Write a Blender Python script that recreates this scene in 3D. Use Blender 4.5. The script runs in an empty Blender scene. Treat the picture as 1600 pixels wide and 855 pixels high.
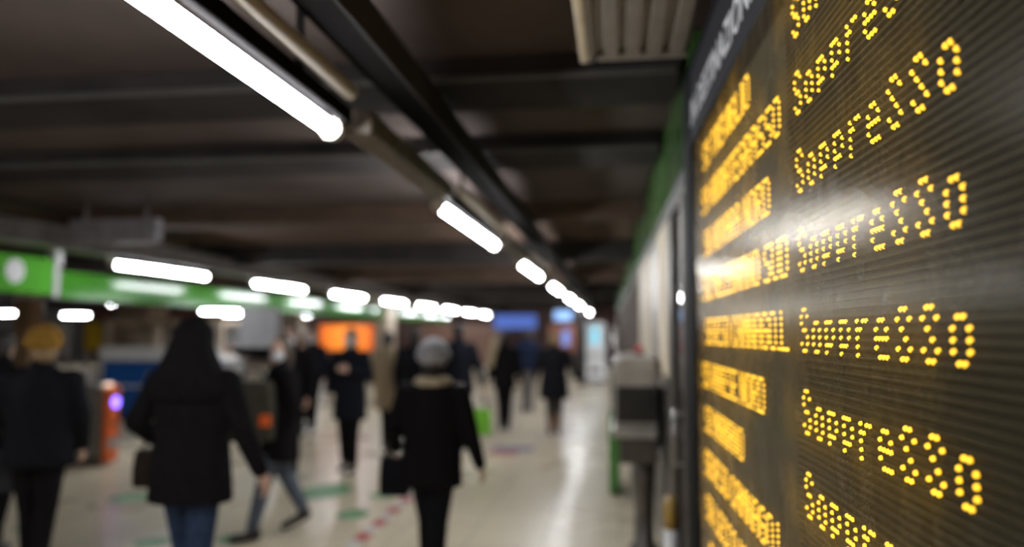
import bpy, bmesh, math, random
from mathutils import Vector, Matrix
random.seed(7)
PI = math.pi
S = bpy.context.scene
COL = S.collection

# ------------------------------------------------------------------ camera
F = 1200.0
TH = math.atan(92.5 / F)
PS = math.atan(165 / F * math.cos(TH))
CAM = Vector((0, 0, 1.65))
FWD = Vector((-math.sin(PS) * math.cos(TH), math.cos(PS) * math.cos(TH), math.sin(TH)))
RGT = Vector((math.cos(PS), math.sin(PS), 0))
UPV = RGT.cross(FWD)
cd = bpy.data.cameras.new('camera'); cam = bpy.data.objects.new('camera', cd); COL.objects.link(cam)
m = Matrix((RGT, UPV, -FWD)).transposed().to_4x4(); m.translation = CAM
cam.matrix_world = m
cd.sensor_width = 36; cd.lens = 27; cd.clip_start = 0.02; cd.clip_end = 300
cd.dof.use_dof = True; cd.dof.focus_distance = 1.28; cd.dof.aperture_fstop = 1.22
S.camera = cam

# ------------------------------------------------------------------ world, exposure
w = bpy.data.worlds.new('world'); S.world = w; w.use_nodes = True
w.node_tree.nodes['Background'].inputs[0].default_value = (0.55, 0.55, 0.6, 1)
w.node_tree.nodes['Background'].inputs[1].default_value = 0.0
S.view_settings.view_transform = 'Standard'; S.view_settings.look = 'None'
S.view_settings.gamma = 1; S.view_settings.use_curve_mapping = False
S.view_settings.exposure = 0.0
TUBE = 80.0          # radiance of a glowing tube
LED = 3.1            # radiance of a display LED
S.cycles.max_bounces = 8; S.cycles.transparent_max_bounces = 12
S.cycles.sample_clamp_indirect = 6
S.cycles.caustics_reflective = False; S.cycles.caustics_refractive = False


def at(px, py, X=None, Y=None, Z=None):
    d = FWD * F + RGT * (px - 800) + UPV * (427.5 - py)
    t = Y / d[1] if Y is not None else ((Z - CAM[2]) / d[2] if Z is not None else X / d[0])
    return CAM + d * t


# ------------------------------------------------------------------ materials
MATS = {}
def mat(name, col, rough=0.6, metal=0.0, var=0.12, scale=8.0, emit=None, spec=0.5, bump=0.0):
    if name in MATS: return MATS[name]
    M = bpy.data.materials.new(name); M.use_nodes = True
    nt = M.node_tree; b = nt.nodes['Principled BSDF']
    tc = nt.nodes.new('ShaderNodeTexCoord'); nz = nt.nodes.new('ShaderNodeTexNoise')
    nz.inputs['Scale'].default_value = scale; nz.inputs['Detail'].default_value = 4
    nt.links.new(tc.outputs['Object'], nz.inputs['Vector'])
    rp = nt.nodes.new('ShaderNodeValToRGB')
    rp.color_ramp.elements[0].position = .3; rp.color_ramp.elements[1].position = .7
    lo = [max(0, c * (1 - var)) for c in col]; hi = [min(1, c * (1 + var)) for c in col]
    rp.color_ramp.elements[0].color = (*lo, 1); rp.color_ramp.elements[1].color = (*hi, 1)
    nt.links.new(nz.outputs['Fac'], rp.inputs['Fac'])
    nt.links.new(rp.outputs['Color'], b.inputs['Base Color'])
    b.inputs['Roughness'].default_value = rough; b.inputs['Metallic'].default_value = metal
    b.inputs['Specular IOR Level'].default_value = spec
    if bump:
        bp = nt.nodes.new('ShaderNodeBump'); bp.inputs['Strength'].default_value = bump
        nt.links.new(nz.outputs['Fac'], bp.inputs['Height']); nt.links.new(bp.outputs['Normal'], b.inputs['Normal'])
    if emit:
        b.inputs['Emission Color'].default_value = (*emit[0], 1); b.inputs['Emission Strength'].default_value = emit[1]
    MATS[name] = M
    return M


def floor_material():
    M = bpy.data.materials.new('floor_tiles'); M.use_nodes = True
    nt = M.node_tree; b = nt.nodes['Principled BSDF']; L = nt.links.new
    tc = nt.nodes.new('ShaderNodeTexCoord')
    br = nt.nodes.new('ShaderNodeTexBrick')
    br.inputs['Scale'].default_value = 1.0; br.offset = 0
    br.inputs['Brick Width'].default_value = .6; br.inputs['Row Height'].default_value = .6
    br.inputs['Mortar Size'].default_value = .006
    br.inputs['Color1'].default_value = (.80, .685, .50, 1); br.inputs['Color2'].default_value = (.86, .74, .54, 1)
    br.inputs['Mortar'].default_value = (.5, .44, .37, 1)
    L(tc.outputs['Object'], br.inputs['Vector'])
    nz = nt.nodes.new('ShaderNodeTexNoise'); nz.inputs['Scale'].default_value = 140; nz.inputs['Detail'].default_value = 2
    L(tc.outputs['Object'], nz.inputs['Vector'])
    n2 = nt.nodes.new('ShaderNodeTexNoise'); n2.inputs['Scale'].default_value = .8; n2.inputs['Detail'].default_value = 5
    L(tc.outputs['Object'], n2.inputs['Vector'])
    mx = nt.nodes.new('ShaderNodeMixRGB'); mx.blend_type = 'MULTIPLY'; mx.inputs[0].default_value = .22
    L(br.outputs['Color'], mx.inputs[1]); L(nz.outputs['Fac'], mx.inputs[2])
    m2 = nt.nodes.new('ShaderNodeMixRGB'); m2.blend_type = 'MULTIPLY'; m2.inputs[0].default_value = .25
    L(mx.outputs[0], m2.inputs[1]); L(n2.outputs['Fac'], m2.inputs[2])
    L(m2.outputs[0], b.inputs['Base Color'])
    mr = nt.nodes.new('ShaderNodeMapRange'); mr.inputs[3].default_value = .22; mr.inputs[4].default_value = .36
    L(n2.outputs['Fac'], mr.inputs[0]); L(mr.outputs[0], b.inputs['Roughness'])
    b.inputs['Specular IOR Level'].default_value = .45
    return M


# ------------------------------------------------------------------ mesh helpers
def box(bm, lo, hi, bev=0.0):
    r = bmesh.ops.create_cube(bm, size=1)
    c = [(a + b) / 2 for a, b in zip(lo, hi)]; s = [abs(b - a) for a, b in zip(lo, hi)]
    for v in r['verts']: v.co = Vector((v.co[i] * s[i] + c[i] for i in range(3)))
    if bev:
        es = list({e for v in r['verts'] for e in v.link_edges})
        bmesh.ops.bevel(bm, geom=es, offset=min(bev, min(s) * .45), segments=2, affect='EDGES', profile=.5)


def basis(d):
    d = d.normalized(); a = Vector((0, 0, 1)) if abs(d.z) < .9 else Vector((1, 0, 0))
    x = a.cross(d).normalized(); return x, d.cross(x)


def rings(bm, rs, closed=True):
    """rs: list of lists of points of equal length, lofted and capped"""
    vs = [[bm.verts.new(p) for p in r] for r in rs]
    n = len(vs[0])
    for a, b in zip(vs[:-1], vs[1:]):
        for i in range(n):
            bm.faces.new((a[i], a[(i + 1) % n], b[(i + 1) % n], b[i]))
    if closed:
        bm.faces.new(vs[0][::-1]); bm.faces.new(vs[-1])


def tube(bm, p0, p1, r0, r1=None, n=12, caps=True):
    p0 = Vector(p0); p1 = Vector(p1); r1 = r0 if r1 is None else r1
    x, y = basis(p1 - p0)
    rs = [[p + (x * math.cos(2 * PI * i / n) + y * math.sin(2 * PI * i / n)) * r for i in range(n)] for p, r in ((p0, r0), (p1, r1))]
    rings(bm, rs, caps)


def capsule(bm, p0, p1, r0, r1, n=12):
    p0 = Vector(p0); p1 = Vector(p1); d = (p1 - p0); 
    if d.length < 1e-5: d = Vector((0, 0, 1e-4))
    dn = d.normalized(); x, y = basis(dn); rs = []
    prof = [(p0, r0, a) for a in (-80, -55, -28, 0)] + [(p1, r1, a) for a in (0, 28, 55, 80)]
    for p, r, a in prof:
        c = p + dn * r * math.sin(math.radians(a)); q = r * math.cos(math.radians(a))
        rs.append([c + (x * math.cos(2 * PI * i / n) + y * math.sin(2 * PI * i / n)) * q for i in range(n)])
    rings(bm, rs)


def ellipsoid(bm, c, r, n=20, m=12, rot=None):
    c = Vector(c); rs = []
    for j in range(m + 1):
        a = -PI / 2 + PI * (j + .08) / (m + .16)
        rs.append([Vector((math.cos(2 * PI * i / n) * math.cos(a) * r[0], math.sin(2 * PI * i / n) * math.cos(a) * r[1], math.sin(a) * r[2])) for i in range(n)])
    rs = [[c + (rot @ p if rot else p) for p in q] for q in rs]
    rings(bm, rs)


def stack(bm, secs, n=24):
    """secs: (z, cx, cy, rx, ry) ellipses"""
    rings(bm, [[Vector((cx + rx * math.cos(2 * PI * i / n), cy + ry * math.sin(2 * PI * i / n), z)) for i in range(n)] for z, cx, cy, rx, ry in secs])


def finish(name, bm, mt, parent=None, smooth=False, loc=None):
    bmesh.ops.recalc_face_normals(bm, faces=bm.faces)
    me = bpy.data.meshes.new(name); bm.to_mesh(me); bm.free()
    if smooth: me.polygons.foreach_set('use_smooth', [True] * len(me.polygons))
    o = bpy.data.objects.new(name, me); COL.objects.link(o)
    me.materials.append(mt)
    if parent: o.parent = parent
    if loc is not None: o.location = loc
    return o


def fused(name, bm, mt, parent=None, voxel=.012, smooth_it=4):
    o = finish(name, bm, mt, parent, True)
    r = o.modifiers.new('r', 'REMESH'); r.mode = 'VOXEL'; r.voxel_size = voxel; r.use_smooth_shade = True
    if smooth_it:
        s = o.modifiers.new('s', 'SMOOTH'); s.iterations = smooth_it; s.factor = .5
    dg = bpy.context.evaluated_depsgraph_get(); dg.update()
    me = bpy.data.meshes.new_from_object(o.evaluated_get(dg))
    old = o.data; o.modifiers.clear(); o.data = me; bpy.data.meshes.remove(old)
    me.name = name
    me.polygons.foreach_set('use_smooth', [True] * len(me.polygons))
    if not me.materials: me.materials.append(mt)
    return o


def tag(o, label=None, cat=None, group=None, kind=None):
    if label: o['label'] = label
    if cat: o['category'] = cat
    if group: o['group'] = group
    if kind: o['kind'] = kind
    return o


def thing(name, label, cat, loc=(0, 0, 0), rz=0, group=None):
    o = bpy.data.objects.new(name, None); COL.objects.link(o)
    o.location = loc; o.rotation_euler = (0, 0, rz); o.empty_display_size = .1
    return tag(o, label, cat, group)


def struct(name, bm, mt, smooth=False):
    return tag(finish(name, bm, mt, None, smooth), kind='structure')


def sbox(name, lo, hi, mt, bev=0):
    bm = bmesh.new(); box(bm, lo, hi, bev); return struct(name, bm, mt)


def pbox(name, lo, hi, mt, parent, bev=.004):
    bm = bmesh.new(); box(bm, lo, hi, bev); return finish(name, bm, mt, parent)


def dup(o, parent=None):
    c = o.copy(); COL.objects.link(c); c.parent = parent
    for ch in [x for x in COL.objects if x.parent == o]: dup(ch, c)
    return c


# ------------------------------------------------------------------ shared materials
M_ceil = mat('ceiling_paint', (.085, .066, .06), .9, var=.25, scale=1.2, spec=.08)
M_beam = mat('beam_paint', (.030, .026, .025), .85, var=.3, scale=2, spec=.08)
M_brown = mat('lamplit_brown', (.08, .052, .038), .85, var=.25, scale=2, spec=.1)  # brown tone stands in for lamplight on ceiling bay and beam faces
M_strip = mat('edge_strip_metal', (.06, .055, .05), .6, .2)
M_steel = mat('brushed_steel', (.42, .40, .38), .28, .9, var=.15, scale=20, bump=.05)
M_darksteel = mat('dark_steel', (.16, .145, .13), .38, .8, var=.2)
M_black = mat('black_plastic', (.012, .012, .014), .4, var=.2)
M_green = mat('green_enamel', (.045, .115, .025), .22, var=.1, scale=3)
M_greend = mat('green_panel', (.06, .25, .04), .3, var=.15, scale=3)
M_white = mat('white_plastic', (.72, .71, .70), .4, var=.05)
M_cream = mat('cream_panel', (.30, .25, .18), .5, var=.1, scale=3)
M_wallR = mat('right_wall_stone', (.060, .044, .037), .85, var=.3, scale=5, spec=.08)
M_wallfar = mat('red_brown_tiles', (.24, .10, .08), .35, var=.35, scale=6)
M_grey = mat('grey_panel', (.30, .29, .29), .5, var=.1)
M_tan = mat('tan_stone', (.42, .34, .26), .45, var=.2, scale=6)
M_orange = mat('orange_paint', (.75, .14, .025), .4, var=.1)
M_skin = mat('skin', (.58, .36, .27), .5, var=.08, scale=20)
M_glassdark = mat('dark_glass', (.012, .014, .018), .06, var=.1, spec=.7)

# ------------------------------------------------------------------ the hall
sbox('floor', (-34, -3, -.1), (3, 62, 0), MATS.setdefault('floor_tiles', floor_material()))
sbox('ceiling', (-34, -3, 3.05), (3, 62, 3.2), M_ceil)
sbox('wall_back', (-34, -3.2, 0), (3, -3, 3.05), M_tan)
sbox('wall_far', (-34, 46, 0), (3, 46.3, 3.05), M_wallfar)
sbox('wall_left', (-34.2, -3, 0), (-34, 46, 3.05), M_grey)
# right wall, almost parallel to the view axis, and the recess the board hangs in
def WX(y): return .40 - .0125 * y
def prism(pts, z0, z1):
    bm = bmesh.new()
    rings(bm, [[Vector((x, y, z0)) for x, y in pts], [Vector((x, y, z1)) for x, y in pts]]); return bm
struct('wall_right', prism([(WX(9.6), 9.6), (1.2, 9.6), (1.2, 46), (WX(46), 46)], 0, 2.43), M_wallR)
struct('wall_behind_board', prism([(.60, -3), (1.2, -3), (1.2, 3.3), (.60, 3.3)], 0, 3.05), M_wallR)
struct('wall_parapet', prism([(WX(5), 5), (.9, 5), (.9, 9.6), (WX(9.6), 9.6)], 0, 1.30), M_darksteel)
struct('wall_recess', prism([(.85, 3.3), (1.2, 3.3), (1.2, 9.6), (.85, 9.6)], 0, 3.05), M_wallR)
# cross beams
def beam(name, y0, y1, z, mt, x0=-33.9, x1=None):
    x1 = WX(y1) - .02
    sbox(name, (x0, y0, z), (x1, y1, 3.06), mt, .01)
beam('beam_1', 3.75, 4.3, 2.93, M_beam); beam('beam_2', 5.3, 5.9, 2.93, M_beam)
beam('beam_3', 8.0, 8.35, 2.86, M_brown); beam('beam_4', 11.5, 12.0, 2.75, M_beam); beam('beam_5', 16, 16.5, 2.75, M_brown)
beam('beam_6', 22, 22.6, 2.75, M_beam); beam('beam_7', 30, 30.6, 2.75, M_beam)
for i, (y, z) in enumerate(((3.745, 2.93), (5.295, 2.93))):
    sbox('trim_%d' % (i + 1), (-12, y - .012, z - .004), (.3, y + .02, z + .02), M_strip)

# ceiling panels (bays between beams), lamplight put into the brown one's colour
def slab(name, y0, y1, mt):
    sbox(name, (-30, y0, 3.03), (WX(y1) - .02, y1, 3.052), mt)
slab('ceiling_panel_1', 5.95, 7.95, M_ceil); slab('ceiling_panel_2', 8.4, 11.4, M_brown)

# ------------------------------------------------------------------ lamps
M_tube = mat('glowing_tube', (.9, .9, .9), .4, emit=((.94, .97, 1.0), TUBE))
M_off = mat('cream_diffuser', (.34, .29, .22), .45, var=.06)
M_cap = mat('lamp_end_cap', (.55, .50, .42), .35, var=.1)
M_tray = mat('black_tray', (.006, .005, .005), .9, spec=.02)
def make_lamp(L, label, group, twin=True, name='fluorescent_lamp'):
    t = thing(name, label, 'lamp', group=group)
    bm = bmesh.new(); box(bm, (.035, -.06, .03), (.075, L + .06, .098), .008); box(bm, (.045, L * .2, .09), (.065, L * .2 + .03, .555)); box(bm, (.045, L * .8, .09), (.065, L * .8 + .03, .555)); box(bm, (.0, .10, .02), (.04, .16, .06)); box(bm, (.0, L - .16, .02), (.04, L - .10, .06))
    finish('housing', bm, M_tray, t)
    bm = bmesh.new(); tube(bm, (0, 0, 0), (0, L, 0), .031, n=20); finish('tube', bm, M_tube, t, True)
    for y, s in ((0, -1), (L, 1)):
        bm = bmesh.new(); tube(bm, (0, y - .005 * s, 0), (0, y + .05 * s, 0), .044, .040, n=20); finish('end_cap', bm, M_cap, t)
    if twin:
        bm = bmesh.new(); capsule(bm, (.125, .05, .115), (.125, L - .12, .115), .032, .032, 16); finish('unlit_tube', bm, M_off, t, True)
        pbox('conduit', (.0, L + .14, .01), (.13, L + 1.82, .12), mat('mottled_conduit', (.12, .095, .072), .5, var=.5, scale=25), t, .01)
    return t
RX, LX = -1.18, -6.2
ords = ['first', 'second', 'third', 'fourth', 'fifth', 'sixth', 'seventh', 'eighth', 'ninth', 'tenth']
lamp0 = None
def place_lamp(src, x, y, z, label, group, rz=0):
    c = dup(src); c.location = (x, y, z); c.rotation_euler = (0, 0, rz); c['label'] = label; c['group'] = group
    return c
rl = make_lamp(2.32, 'long glowing tube lamp with unlit cream tube crossing the top left of the ceiling', 'tube lamps in the row beside the display board')
rl.location = (RX, .70, 2.5)
for k in range(1, 8):
    place_lamp(rl, RX, .70 + 4.3 * k, 2.5, 'glowing twin tube lamp, %s from the camera in the row beside the display board' % ords[k], 'tube lamps in the row beside the display board')
ll = make_lamp(2.15, 'x', 'tube lamps in the row over the hall', twin=False)
ll.location = (LX, 8.75, 2.5); ll['label'] = 'longest and leftmost glowing lamp of the hall row, above the blue counter'
for k in range(1, 9):
    place_lamp(ll, LX, 8.75 + 3.67 * k, 2.5, 'glowing lamp of the hall row before the green band, %s from the left' % ords[k], 'tube lamps in the row over the hall')
for yy, lab in ((1.3, 'unseen lamp added beside the camera to brighten the left floor'), (-2.3, 'unseen lamp added behind the camera to brighten the left floor')):
    place_lamp(ll, LX, yy, 2.5, lab, 'tube lamps in the row over the hall')  # unseen lamps added to brighten the floor at left
# crosswise lamps deep in the gate hall
ml = None
deep = [(-14.6, 20.5, .85, 'short glowing lamp seen just below the longest hall lamp'), (-27.6, 30.8, 2.0, 'glowing lamp at the left edge above the yellow hat'),
        (-27.1, 34.6, 1.4, 'glowing lamp above the white notice board in the gate hall'), (-23.2, 35.1, 1.2, 'glowing lamp above the ticket booth window'),
        (-16.6, 29.0, 1.7, 'bright glowing lamp above and right of the hooded person'), (-15.0, 34.9, 1.25, 'glowing lamp left of the orange screen'),
        (-17.8, 33.0, .8, 'small glowing lamp half behind the bright lamp by the hooded person')]
for x, y, L, lab in deep:
    d = make_lamp(L, lab, None, twin=False); d.location = (x, y, 2.5); d.rotation_euler = (0, 0, -PI / 2)
    pbox('hanger', (-.01, L * .2, .09), (.01, L * .2 + .02, .55), M_darksteel, d); pbox('hanger', (-.01, L * .8, .09), (.01, L * .8 + .02, .55), M_darksteel, d)

# trays and beams that carry the lamp rows
t = thing('cable_tray', 'dark cable tray running above the lamp row by the display board', 'cable tray', (RX, -1, 2.6))
pbox('channel', (.20, 0, .06), (.34, 38, .18), M_tray, t); pbox('lip', (.34, 0, .05), (.355, 38, .19), M_beam, t)
for yy in range(1, 38, 4): pbox('hanger', (.23, yy, .18), (.26, yy + .03, .45), M_darksteel, t)
M_beam2 = mat('grey_brown_beam', (.11, .095, .085), .7, var=.2, spec=.15)
t = thing('lamp_beam', 'brown grey beam carrying the lamp row over the hall', 'beam', (LX, 2, 2.6))
pbox('web', (-.10, 0, 0), (.10, 40, .20), M_beam2, t); pbox('flange', (-.16, 0, -.015), (.16, 40, .005), M_darksteel, t)
pbox('flange', (-.16, 0, .195), (.16, 40, .215), M_darksteel, t)

# ------------------------------------------------------------------ departure board
D = .42
AL = math.radians(1.88)
# local frame: +Y along the board away from the camera, -X towards the viewer side, origin below the camera height on its front plane
board = thing('departure_board', 'large wall mounted departure board with rows of yellow LED lettering', 'departure board',
              (D * math.cos(AL), D * math.sin(AL), 1.65), AL)
def su(u): return (1217 / u + .104) * D
Z0, Z1 = -2.45 * D, 2.62 * D
YN, YF = .25 * D, su(152)
PIT = .0337 * D
M_case = mat('board_case', (.006, .006, .007), .7, var=.15, spec=.06)
M_head = mat('header_paint', (.014, .014, .018), .6, var=.08, spec=.12)
ZH = 1.84 * D
bm = bmesh.new()
box(bm, (.035, YN, Z0), (.16, YF, Z1), .006)                     # back case
box(bm, (-.012, su(163), Z0), (.036, YF, Z1), .005)              # far upright
box(bm, (-.012, YN, Z1 - .02), (.036, YF, Z1), .004)             # top lip
box(bm, (-.012, YN, Z0), (.036, YF, Z0 + .03), .004)
box(bm, (-.012, YN, ZH - .012), (.036, su(163), ZH + .004), .002)
finish('case', bm, M_case, board)
pbox('header_panel', (-.006, YN, ZH), (.036, su(163), Z1 - .02), M_head, board, .001)
# matrix face with fine horizontal ribs
M_matrix = mat('matrix_face', (.034, .028, .012), .8, var=.15, scale=30, spec=.12)
ysplit = su(300)
bm = bmesh.new()
box(bm, (.030, YN, Z0 + .03), (.036, su(163), ZH - .012))
finish('matrix_face', bm, M_matrix, board)
M_rib = mat('matrix_rib', (.040, .031, .013), .8, var=.2, scale=40, spec=.10)
bm = bmesh.new(); z = Z0 + .04
while z < ZH - .02:
    box(bm, (.018, YN, z - PIT * .17), (.031, ysplit, z + PIT * .17)); z += PIT
finish('louvre_ribs', bm, M_rib, board)
M_led = mat('amber_led', (.9, .6, .1), .4, emit=((1.0, .51, .014), LED))
G = {
 'A': ['.###.', '#...#', '#...#', '#####', '#...#', '#...#', '#...#'], 'B': ['####.', '#...#', '#...#', '####.', '#...#', '#...#', '####.'],
 'C': ['.###.', '#...#', '#....', '#....', '#....', '#...#', '.###.'], 'D': ['####.', '#...#', '#...#', '#...#', '#...#', '#...#', '####.'],
 'E': ['#####', '#....', '#....', '####.', '#....', '#....', '#####'], 'G': ['.###.', '#...#', '#....', '#.###', '#...#', '#...#', '.###.'],
 'I': ['##', '##', '##', '##', '##', '##', '##'], 'L': ['#....', '#....', '#....', '#....', '#....', '#....', '#####'],
 'M': ['#...#', '##.##', '#.#.#', '#.#.#', '#...#', '#...#', '#...#'], 'N': ['#...#', '##..#', '##..#', '#.#.#', '#..##', '#..##', '#...#'],
 'O': ['.###.', '#...#', '#...#', '#...#', '#...#', '#...#', '.###.'], 'P': ['####.', '#...#', '#...#', '####.', '#....', '#....', '#....'],
 'R': ['####.', '#...#', '#...#', '####.', '#.#..', '#..#.', '#...#'], 'S': ['.####', '#....', '#....', '.###.', '....#', '....#', '####.'],
 'T': ['#####', '..#..', '..#..', '..#..', '..#..', '..#..', '..#..'], 'V': ['#...#', '#...#', '#...#', '#...#', '.#.#.', '.#.#.', '..#..'],
 'U': ['#...#', '#...#', '#...#', '#...#', '#...#', '#...#', '.###.'], 'Z': ['#####', '....#', '...#.', '..#..', '.#...', '#....', '#####'],
 '.': ['.', '.', '.', '.', '.', '.', '#'], ' ': ['..', '..', '..', '..', '..', '..', '..'], '1': ['.#', '##', '.#', '.#', '.#', '.#', '.#'],
 '5': ['#####', '#....', '####.', '....#', '....#', '#...#', '.###.'], '6': ['.###.', '#....', '####.', '#...#', '#...#', '#...#', '.###.'],
 '2': ['.###.', '#...#', '....#', '..##.', '.#...', '#....', '#####'], '3': ['####.', '....#', '....#', '.###.', '....#', '....#', '####.'],
 '9': ['.###.', '#...#', '#...#', '.####', '....#', '....#', '.###.'], '8': ['.###.', '#...#', '#...#', '.###.', '#...#', '#...#', '.###.'],
 '4': ['...#.', '..##.', '.#.#.', '#..#.', '#####', '...#.', '...#.'],
}
LOW = {
 'S': ['.##.', '#..#', '#...', '.##.', '...#', '#..#', '.##.'],
 's': ['....', '.##.', '#..#', '.#..', '..#.', '#..#', '.##.'],
 'o': ['....', '....', '.##.', '#..#', '#..#', '#..#', '.##.'],
 'p': ['....', '....', '###.', '#..#', '#..#', '###.', '#...'],
 'r': ['....', '....', '#.##', '##..', '#...', '#...', '#...'],
 'e': ['....', '....', '.##.', '#..#', '####', '#...', '.###'],
}
def dot(bm, y, z, r=PIT * .32):
    n = 8
    rr = [[bm.verts.new((.020 - r * 1.1 * math.sin(q), y + r * 1.15 * math.cos(q) * math.cos(2 * PI * i / n), z + r * math.cos(q) * math.sin(2 * PI * i / n))) for i in range(n)] for q in (0, .6, 1.15)]
    for a, b in zip(rr[:-1], rr[1:]):
        for i in range(n): bm.faces.new((a[i], a[(i + 1) % n], b[(i + 1) % n], b[i]))
    bm.faces.new(rr[-1])
def text_dots(s, font, gap):
    """columns, in reading order, of a text"""
    cols = []
    for ch in s:
        g = font[ch]; w = len(g[0])
        for c in range(w): cols.append([r for r in range(7) if g[r][c] == '#'])
        cols += [[]] * gap
    return cols[:-gap] if gap else cols
def row_base(k): return (1.51 - .4 * k) * D
for k in range(0, 8):
    bm = bmesh.new(); y0 = su(314)
    for i, col in enumerate(text_dots('Soppresso', LOW, 2)):
        for r in col: dot(bm, y0 - i * PIT, row_base(k) + (6 - r) * PIT)
    finish('status_text', bm, M_led, board)
LEFT = [('S5 TREVIGLIO', 243), ('S9 ABBIATEGRASSO', 289), ('S6 NOVARA NORD', 270), ('S12 MELEGNANO SUD', 295), ('SEVESO CAMNAGO.L', 292.5),
        ('S5 VARESE NORD', 255), ('S2 MARIANO', 222), ('SEVESO CAMNAGO.L', 279), ('S8 LECCO MERATE', 270), ('S1 LODI', 200)]
for k, (txt, u) in enumerate(LEFT):
    bm = bmesh.new(); y0 = su(u)
    for i, col in enumerate(text_dots(txt, G, 1)[::-1]):
        y = y0 + i * PIT
        if y > su(165.5): break
        for r in col: dot(bm, y, row_base(k) + (6 - r) * PIT)
    finish('destination_text', bm, M_led, board)
# header lettering
M_let = mat('white_lettering', (.62, .62, .64), .5, var=.08)
def lettering(txt, y, z, size, name='header_lettering', squeeze=1.0):
    c = bpy.data.curves.new(name, 'FONT'); c.body = txt; c.size = size; c.extrude = .001; c.space_character = 1.05
    tmp = bpy.data.objects.new(name, c); COL.objects.link(tmp); dg = bpy.context.evaluated_depsgraph_get(); dg.update()
    me = bpy.data.meshes.new_from_object(tmp.evaluated_get(dg)); bpy.data.objects.remove(tmp)
    o = bpy.data.objects.new(name, me); COL.objects.link(o); o.parent = board; me.materials.clear(); me.materials.append(M_let)
    # reading direction runs towards the camera (-Y), letters face -X
    o.matrix_local = Matrix(((0, 0, -1, -.0075), (-1, 0, 0, y), (0, 1, 0, z), (0, 0, 0, 1))) @ Matrix.Diagonal((squeeze, 1, 1, 1))
    return o
lettering('LIN.', su(160.5), 2.02 * D, .24 * D / .70, squeeze=.9)
lettering('DESTINAZIONE', su(175), 2.02 * D, .24 * D / .70, squeeze=1.0)
lettering('ORARIO', su(300), 2.02 * D, .24 * D / .70)
# the glass in front, dusty, with even haze added for the LED halos
def glass_mat():
    M = bpy.data.materials.new('dusty_halo_glass'); M.use_nodes = True; nt = M.node_tree; nt.nodes.clear(); L = nt.links.new
    out = nt.nodes.new('ShaderNodeOutputMaterial')
    tr = nt.nodes.new('ShaderNodeBsdfTransparent'); tr.inputs[0].default_value = (.95, .95, .94, 1)
    gl = nt.nodes.new('ShaderNodeBsdfGlossy'); gl.inputs[0].default_value = (.95, .88, .76, 1); gl.inputs['Roughness'].default_value = .20
    lw = nt.nodes.new('ShaderNodeLayerWeight'); lw.inputs[0].default_value = .5
    pw = nt.nodes.new('ShaderNodeMath'); pw.operation = 'POWER'; pw.inputs[1].default_value = 5; L(lw.outputs['Facing'], pw.inputs[0])
    fr = nt.nodes.new('ShaderNodeMath'); fr.operation = 'MULTIPLY_ADD'; fr.inputs[1].default_value = .36; fr.inputs[2].default_value = .008; L(pw.outputs[0], fr.inputs[0])
    df = nt.nodes.new('ShaderNodeBsdfDiffuse'); df.inputs[0].default_value = (.75, .66, .50, 1)
    tl = nt.nodes.new('ShaderNodeBsdfTranslucent'); tl.inputs[0].default_value = (.9, .9, .9, 1)
    hz = nt.nodes.new('ShaderNodeMixShader'); hz.inputs[0].default_value = .96; L(df.outputs[0], hz.inputs[1]); L(tl.outputs[0], hz.inputs[2])
    m1 = nt.nodes.new('ShaderNodeMixShader'); m2 = nt.nodes.new('ShaderNodeMixShader')
    tc = nt.nodes.new('ShaderNodeTexCoord')
    sp = nt.nodes.new('ShaderNodeTexNoise'); sp.inputs['Scale'].default_value = 900; sp.inputs['Detail'].default_value = 1
    cl = nt.nodes.new('ShaderNodeTexNoise'); cl.inputs['Scale'].default_value = 7; cl.inputs['Detail'].default_value = 3
    L(tc.outputs['Object'], sp.inputs['Vector']); L(tc.outputs['Object'], cl.inputs['Vector'])
    a = nt.nodes.new('ShaderNodeMapRange'); a.inputs[1].default_value = .60; a.inputs[2].default_value = .68; L(sp.outputs['Fac'], a.inputs[0])
    b = nt.nodes.new('ShaderNodeMapRange'); b.inputs[1].default_value = .48; b.inputs[2].default_value = .62; L(cl.outputs['Fac'], b.inputs[0])
    mm = nt.nodes.new('ShaderNodeMath'); mm.operation = 'MULTIPLY'; L(a.outputs[0], mm.inputs[0]); L(b.outputs[0], mm.inputs[1])
    m3 = nt.nodes.new('ShaderNodeMath'); m3.operation = 'MULTIPLY_ADD'; m3.inputs[1].default_value = .40; m3.inputs[2].default_value = .18; L(mm.outputs[0], m3.inputs[0])
    p2 = nt.nodes.new('ShaderNodeMath'); p2.operation = 'POWER'; p2.inputs[1].default_value = 3; L(lw.outputs['Facing'], p2.inputs[0])
    p3 = nt.nodes.new('ShaderNodeMath'); p3.operation = 'MULTIPLY_ADD'; p3.inputs[1].default_value = .15; L(p2.outputs[0], p3.inputs[0]); L(m3.outputs[0], p3.inputs[2])
    L(p3.outputs[0], m1.inputs[0]); L(tr.outputs[0], m1.inputs[1]); L(hz.outputs[0], m1.inputs[2])
    L(fr.outputs[0], m2.inputs[0]); L(m1.outputs[0], m2.inputs[1]); L(gl.outputs[0], m2.inputs[2])
    L(m2.outputs[0], out.inputs[0])
    return M
bm = bmesh.new()
v = [bm.verts.new(p) for p in ((-.034, YN, Z0 + .02), (-.002, su(163.5), Z0 + .02), (-.002, su(163.5), ZH - .008), (-.034, YN, ZH - .008))]
bm.faces.new(v)
finish('glass_pane', bm, glass_mat(), board)

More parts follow.
